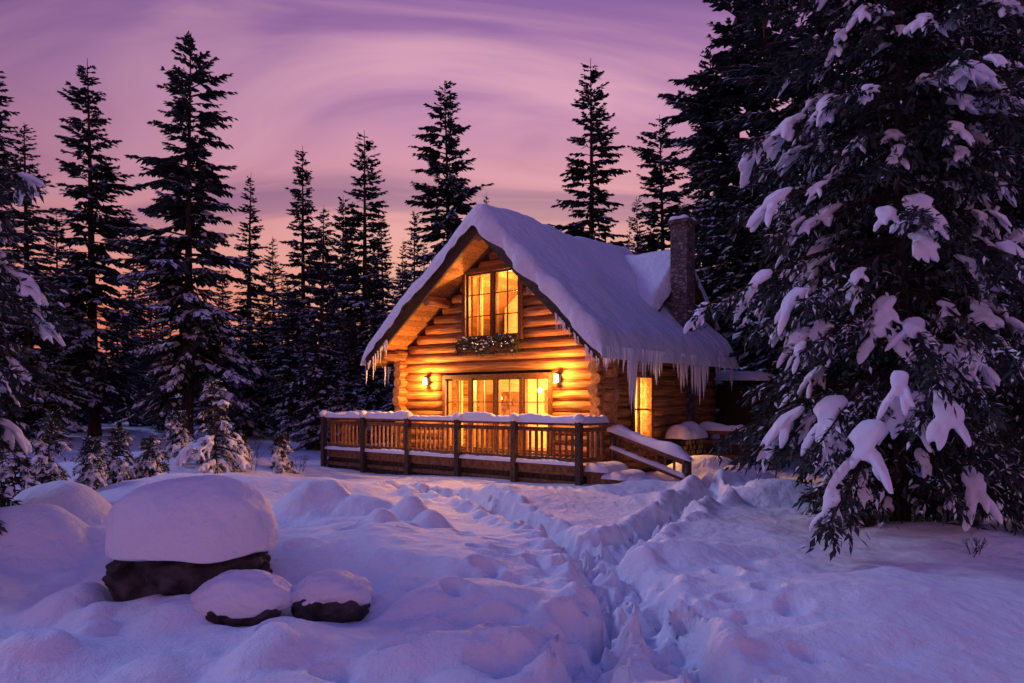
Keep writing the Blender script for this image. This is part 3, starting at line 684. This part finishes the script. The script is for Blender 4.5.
# ---------------------------------------------------------------- sky
w=bpy.data.worlds.new('World');sc.world=w;w.use_nodes=True;nt=w.node_tree;N=nt.nodes;L=nt.links
bg=N['Background'];tc=N.new('ShaderNodeTexCoord');sx=N.new('ShaderNodeSeparateXYZ');L.new(tc.outputs['Generated'],sx.inputs[0])
def math_(op,a,b=None,c=None):
    n=N.new('ShaderNodeMath');n.operation=op
    for i,v in enumerate((a,b,c)):
        if v is None: continue
        if isinstance(v,(int,float)): n.inputs[i].default_value=v
        else: L.new(v,n.inputs[i])
    return n.outputs[0]
def ramp(fac,els):
    r=N.new('ShaderNodeValToRGB');cr=r.color_ramp
    while len(cr.elements)<len(els): cr.elements.new(.5)
    for e,(p_,c_) in zip(cr.elements,els): e.position=p_;e.color=c_
    L.new(fac,r.inputs[0]);return r.outputs[0]
def mix(f,a,b,typ='MIX'):
    m=N.new('ShaderNodeMix');m.data_type='RGBA';m.blend_type=typ
    for i,v in ((0,f),(6,a),(7,b)):
        if isinstance(v,(int,float,tuple)): m.inputs[i].default_value=v
        else: L.new(v,m.inputs[i])
    return m.outputs[2]
X,Y_,Z=sx.outputs
zc=math_('MAXIMUM',Z,0.0)
den=math_('ADD',zc,.42);u=math_('DIVIDE',X,den);v=math_('DIVIDE',Y_,den)
cb=N.new('ShaderNodeCombineXYZ');L.new(u,cb.inputs[0]);L.new(v,cb.inputs[1])
mp=N.new('ShaderNodeMapping');mp.inputs['Rotation'].default_value=(0,0,math.radians(-32));mp.inputs['Scale'].default_value=(1.0,3.2,1);mp.inputs['Location'].default_value=(2.3,.9,0);L.new(cb.outputs[0],mp.inputs[0])
n1=N.new('ShaderNodeTexNoise');n1.inputs['Scale'].default_value=1.15;n1.inputs['Detail'].default_value=5;n1.inputs['Distortion'].default_value=1.0;n1.inputs['Roughness'].default_value=.5;L.new(mp.outputs[0],n1.inputs['Vector'])
zz=math_('ADD',zc,math_('MULTIPLY',math_('SUBTRACT',n1.outputs['Fac'],.5),.12))
base_=ramp(zz,[(0,RGB(216,104,88)),(.10,RGB(238,132,106)),(.18,RGB(246,164,150)),(.26,RGB(232,160,174)),(.36,RGB(200,144,184)),(.46,RGB(156,112,170)),(.58,RGB(82,82,164)),(1,RGB(56,80,170))])
dk=ramp(n1.outputs['Fac'],[(.50,(0,0,0,1)),(.64,(1,1,1,1))])
hi=ramp(n1.outputs['Fac'],[(.36,(1,1,1,1)),(.50,(0,0,0,1))])
fade=ramp(zc,[(.12,(0,0,0,1)),(.26,(1,1,1,1)),(.50,(1,1,1,1)),(.62,(0,0,0,1))])
c=mix(math_('MULTIPLY',math_('MULTIPLY',dk,fade),.62),base_,RGB(116,80,136))
c=mix(math_('MULTIPLY',math_('MULTIPLY',hi,fade),.60),c,RGB(242,182,200))
lf=math_('MULTIPLY',math_('MULTIPLY',math_('MAXIMUM',math_('MULTIPLY_ADD',X,-1.3,-.18),0.0),fade),.9)
c=mix(math_('MINIMUM',lf,.45),c,RGB(88,64,122))
az=math_('POWER',math_('MAXIMUM',Y_,0.0),26.0)
lo=ramp(zc,[(.14,(1,1,1,1)),(.42,(0,0,0,1))])
c=mix(math_('MULTIPLY',math_('MULTIPLY',az,lo),.75),c,RGB(255,212,178))
L.new(c,bg.inputs[0]);bg.inputs[1].default_value=.92
fill_light=bpy.data.lights.new('fill_light','SUN');fill_light.energy=.85;fill_light.angle=math.radians(8);fill_light.color=(.50,.56,1.0)  # soft blue fill added to bring out the snow relief, not the setting sun
so=bpy.data.objects.new('fill_light',fill_light);sc.collection.objects.link(so);so.rotation_euler=(math.radians(-54),0,math.radians(66))
# ---------------------------------------------------------------- camera
cam=bpy.data.cameras.new('camera');co=bpy.data.objects.new('camera',cam);sc.collection.objects.link(co);sc.camera=co
co.location=(0,0,CAMZ);co.rotation_euler=(math.radians(90),0,0);cam.sensor_width=36;cam.lens=FPX/1024*36;cam.shift_y=(HOR-341.5)/1024;cam.clip_end=2000;cam.clip_start=.05
sc.view_settings.view_transform='Standard';sc.view_settings.look='None';sc.view_settings.exposure=0
